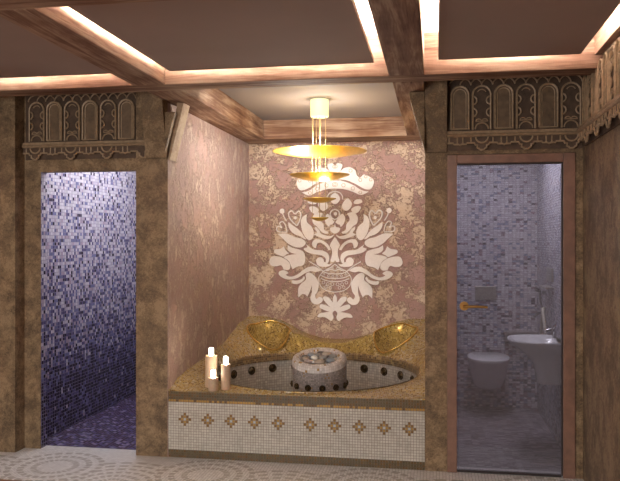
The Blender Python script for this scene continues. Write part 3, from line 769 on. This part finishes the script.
# ------------------------------------------------------------------ washroom
def sup(cx, cy, rx, ry, z, p=2.3, n=32, flatback=None):
    out = []
    for k in range(n):
        a = 2*PI*k/n; c, s = math.cos(a), math.sin(a)
        x = cx+rx*math.copysign(abs(c)**(2/p), c); y = cy+ry*math.copysign(abs(s)**(2/p), s)
        if flatback is not None: y = min(y, flatback)
        out.append((x, y, z))
    return out
toi = empty('toilet', (.466, 6.80, .22), 'white wall-hung toilet on the mosaic back wall behind the glass door', 'toilet')
WB = 7.03
TX = .466
MB().loft([sup(TX, 6.86, 0.095, .14, 0.220, flatback=WB), sup(TX, 6.84, 0.128, .17, 0.250, flatback=WB), sup(TX, 6.80, 0.157, .22, 0.350, flatback=WB), sup(TX, 6.78, 0.176, .25, 0.450, flatback=WB), sup(TX, 6.775, 0.180, .255, 0.478, flatback=WB)]).build('bowl', toi, 'porcelain', smooth=True)
MB().loft([sup(TX, 6.77, 0.184, .262, 0.480, flatback=7.0), sup(TX, 6.77, 0.188, .266, 0.490, flatback=7.0), sup(TX, 6.77, 0.186, .262, 0.512, flatback=7.0), sup(TX, 6.77, 0.162, .235, 0.520, flatback=6.98)]).build('lid', toi, 'porcelain', smooth=True)
tag(MB().box(.362, 7.018, 1.0, .554, 7.031, 1.13).build('flush_plate', mat='plate', bevel=.004), 'grey rectangular flush plate on the mosaic wall above the toilet', 'flush plate')
sk = empty('washbasin', (.80, 5.72, .5), 'white half-pedestal washbasin on the washroom right wall seen through the glass', 'washbasin')
def rg(cx, rx, ry, z, p=2.4): return [(min(x, .921), y, zz) for x, y, zz in sup(cx, 5.76, rx, ry, z, p, 40)]
zz = .812
MB().loft([rg(.85, .10, .11, .485), rg(.85, .105, .12, .55), rg(.84, .115, .13, .63), rg(.825, .15, .165, .69), rg(.805, .195, .21, .74), rg(.79, .235, .25, zz-.033), rg(.785, .248, .262, zz-.008), rg(.785, .245, .258, zz),
           rg(.785, .225, .235, zz-.002), rg(.785, .195, .20, zz-.03), rg(.79, .12, .13, zz-.10), rg(.79, .02, .02, zz-.12)]).build('bowl', sk, 'porcelain', smooth=True)
m = MB(); m.tube([(.893, 5.84, zz-.005), (.893, 5.84, zz+.05), (.885, 5.835, zz+.065), (.835, 5.82, zz+.055), (.83, 5.818, zz+.045)], .012, 10); m.tube([(.893, 5.84, zz+.06), (.905, 5.84, zz+.10)], .006, 8)
m.build('faucet', sk, 'chrome', smooth=True)
hs = empty('hand_shower', (.90, 6.45, 1.1), 'small steel hand shower with looping hose on the washroom right wall', 'hand shower')
WR = .923
m = MB(); m.box(WR-.03, 6.44, 1.10, WR-.001, 6.50, 1.13); m.tube([(WR-.05, 6.47, 1.135), (WR-.045, 6.47, 1.04), (WR-.03, 6.47, .98)], [.012, .010, .007], 8)
m.tube([(WR-.05, 6.47, 1.135), (WR-.085, 6.45, 1.14)], [.014, .018], 8)
m.build('handset', hs, 'chrome', smooth=True)
MB().tube(smooth_line([(WR-.03, 6.47, .98), (WR-.028, 6.40, .90), (WR-.028, 6.33, .80), (WR-.03, 6.37, .66), (WR-.03, 6.48, .62), (WR-.03, 6.55, .70), (WR-.028, 6.53, .86), (WR-.02, 6.50, .95), (WR-.004, 6.50, .99)]), .013, 8).build('hose', hs, 'hose', smooth=True)
MB().tube(smooth_line([(WR-.008, 6.56, .93), (WR-.05, 6.54, .93), (WR-.10, 6.50, .90)]), .010, 8).build('valve', hs, 'chrome', smooth=True)
tag(MB().box(WR-.016, 6.06, 1.225, WR-.001, 6.34, 1.335).build('wall_plate', mat='plate', bevel=.004), 'small square metal plate on the washroom right wall above the hand shower', 'wall plate')
tag(MB().box(.62, 6.93, .70, .922, 7.031, .72).build('ledge_shelf', mat='ledge', bevel=.003), 'narrow stone shelf in the back corner of the washroom right of the toilet', 'shelf')
tag(MB().box(WR-.07, 6.02, 1.175, WR-.001, 6.36, 1.185).build('glass_shelf', mat='plate'), 'thin shelf below the square metal plate on the washroom wall', 'shelf')

# ------------------------------------------------------------------ lights
def area(name, loc, rot, sx, sy, e, col=(1, .86, .72)):
    l = bpy.data.lights.new(name, 'AREA'); l.shape = 'RECTANGLE'; l.size = sx; l.size_y = sy; l.energy = e; l.color = col
    o = bpy.data.objects.new(name, l); COL.objects.link(o); o.location = loc; o.rotation_euler = rot; return o
def point(name, loc, e, col=(1, .82, .62), r=.05):
    l = bpy.data.lights.new(name, 'POINT'); l.energy = e; l.color = col; l.shadow_soft_size = r
    o = bpy.data.objects.new(name, l); COL.objects.link(o); o.location = loc; return o
def spot(name, loc, to, e, ang, col=(1, .86, .72), r=.04):
    l = bpy.data.lights.new(name, 'SPOT'); l.energy = e; l.color = col; l.shadow_soft_size = r; l.spot_size = math.radians(ang); l.spot_blend = .9
    o = bpy.data.objects.new(name, l); COL.objects.link(o); o.location = loc
    o.rotation_euler = (Vector(to)-Vector(loc)).to_track_quat('-Z', 'Y').to_euler(); return o
area('room_fill_overhead', (-1.6, 0.8, 2.75), (0, 0, 0), 2.6, 1.6, 78, (1, .91, .82))  # fill area added overhead out of view, not a known fixture
area('fill_behind_camera', (-2.3, -1.95, 1.35), (PI/2, 0, 0), 2.4, 1.7, 150, (1, .94, .88))  # unseen fill area added behind the camera to brighten the front walls
point('pendant_upper_bulb', (PX, PY, 2.38), 18, (1, .88, .76), .07)
point('pendant_lower_fill', (PX-.16, PY-.12, 2.17), 30, (1, .92, .84), .05)  # unattached fill added beside the discs, makes the top disc's left hotspot
point('pendant_middle_fill', (PX+.02, PY+.14, 1.98), 7, (1, .92, .84), .04)  # unattached fill added below the second disc to brighten the alcove
for sx in (-.45, .45):
    spot('alcove_fill_spot', (CX0+sx, 4.66, 2.68), (CX0+sx*.6, 7.1, 1.95), 82, 78, (1, .92, .84))  # added spots hidden behind the cross beam to wash the alcove's back wall
area('shower_ceiling_light', (-2.5, 6.0, 2.49), (0, 0, 0), .7, 1.6, 23, (.95, .95, 1))
area('washroom_ceiling_light', (.48, 6.0, 2.49), (0, 0, 0), .4, .8, 24, (.95, .94, 1))
wd = bpy.data.worlds.new('world'); SC.world = wd; wd.use_nodes = True
wd.node_tree.nodes['Background'].inputs[0].default_value = (.02, .018, .017, 1)

# ------------------------------------------------------------------ camera
cam = bpy.data.cameras.new('camera'); cam.sensor_width = 36; cam.lens = 730/620*36; cam.clip_start = .05
co = bpy.data.objects.new('camera', cam); COL.objects.link(co); co.location = (0, 0, 1.553)
co.rotation_euler = (PI/2, 0, math.atan(126/730)); SC.camera = co; cam.shift_y = .0010
vs_ = SC.view_settings; vs_.view_transform = 'Standard'; vs_.look = 'None'; vs_.exposure = 0.0; vs_.gamma = 1.0; vs_.use_curve_mapping = False
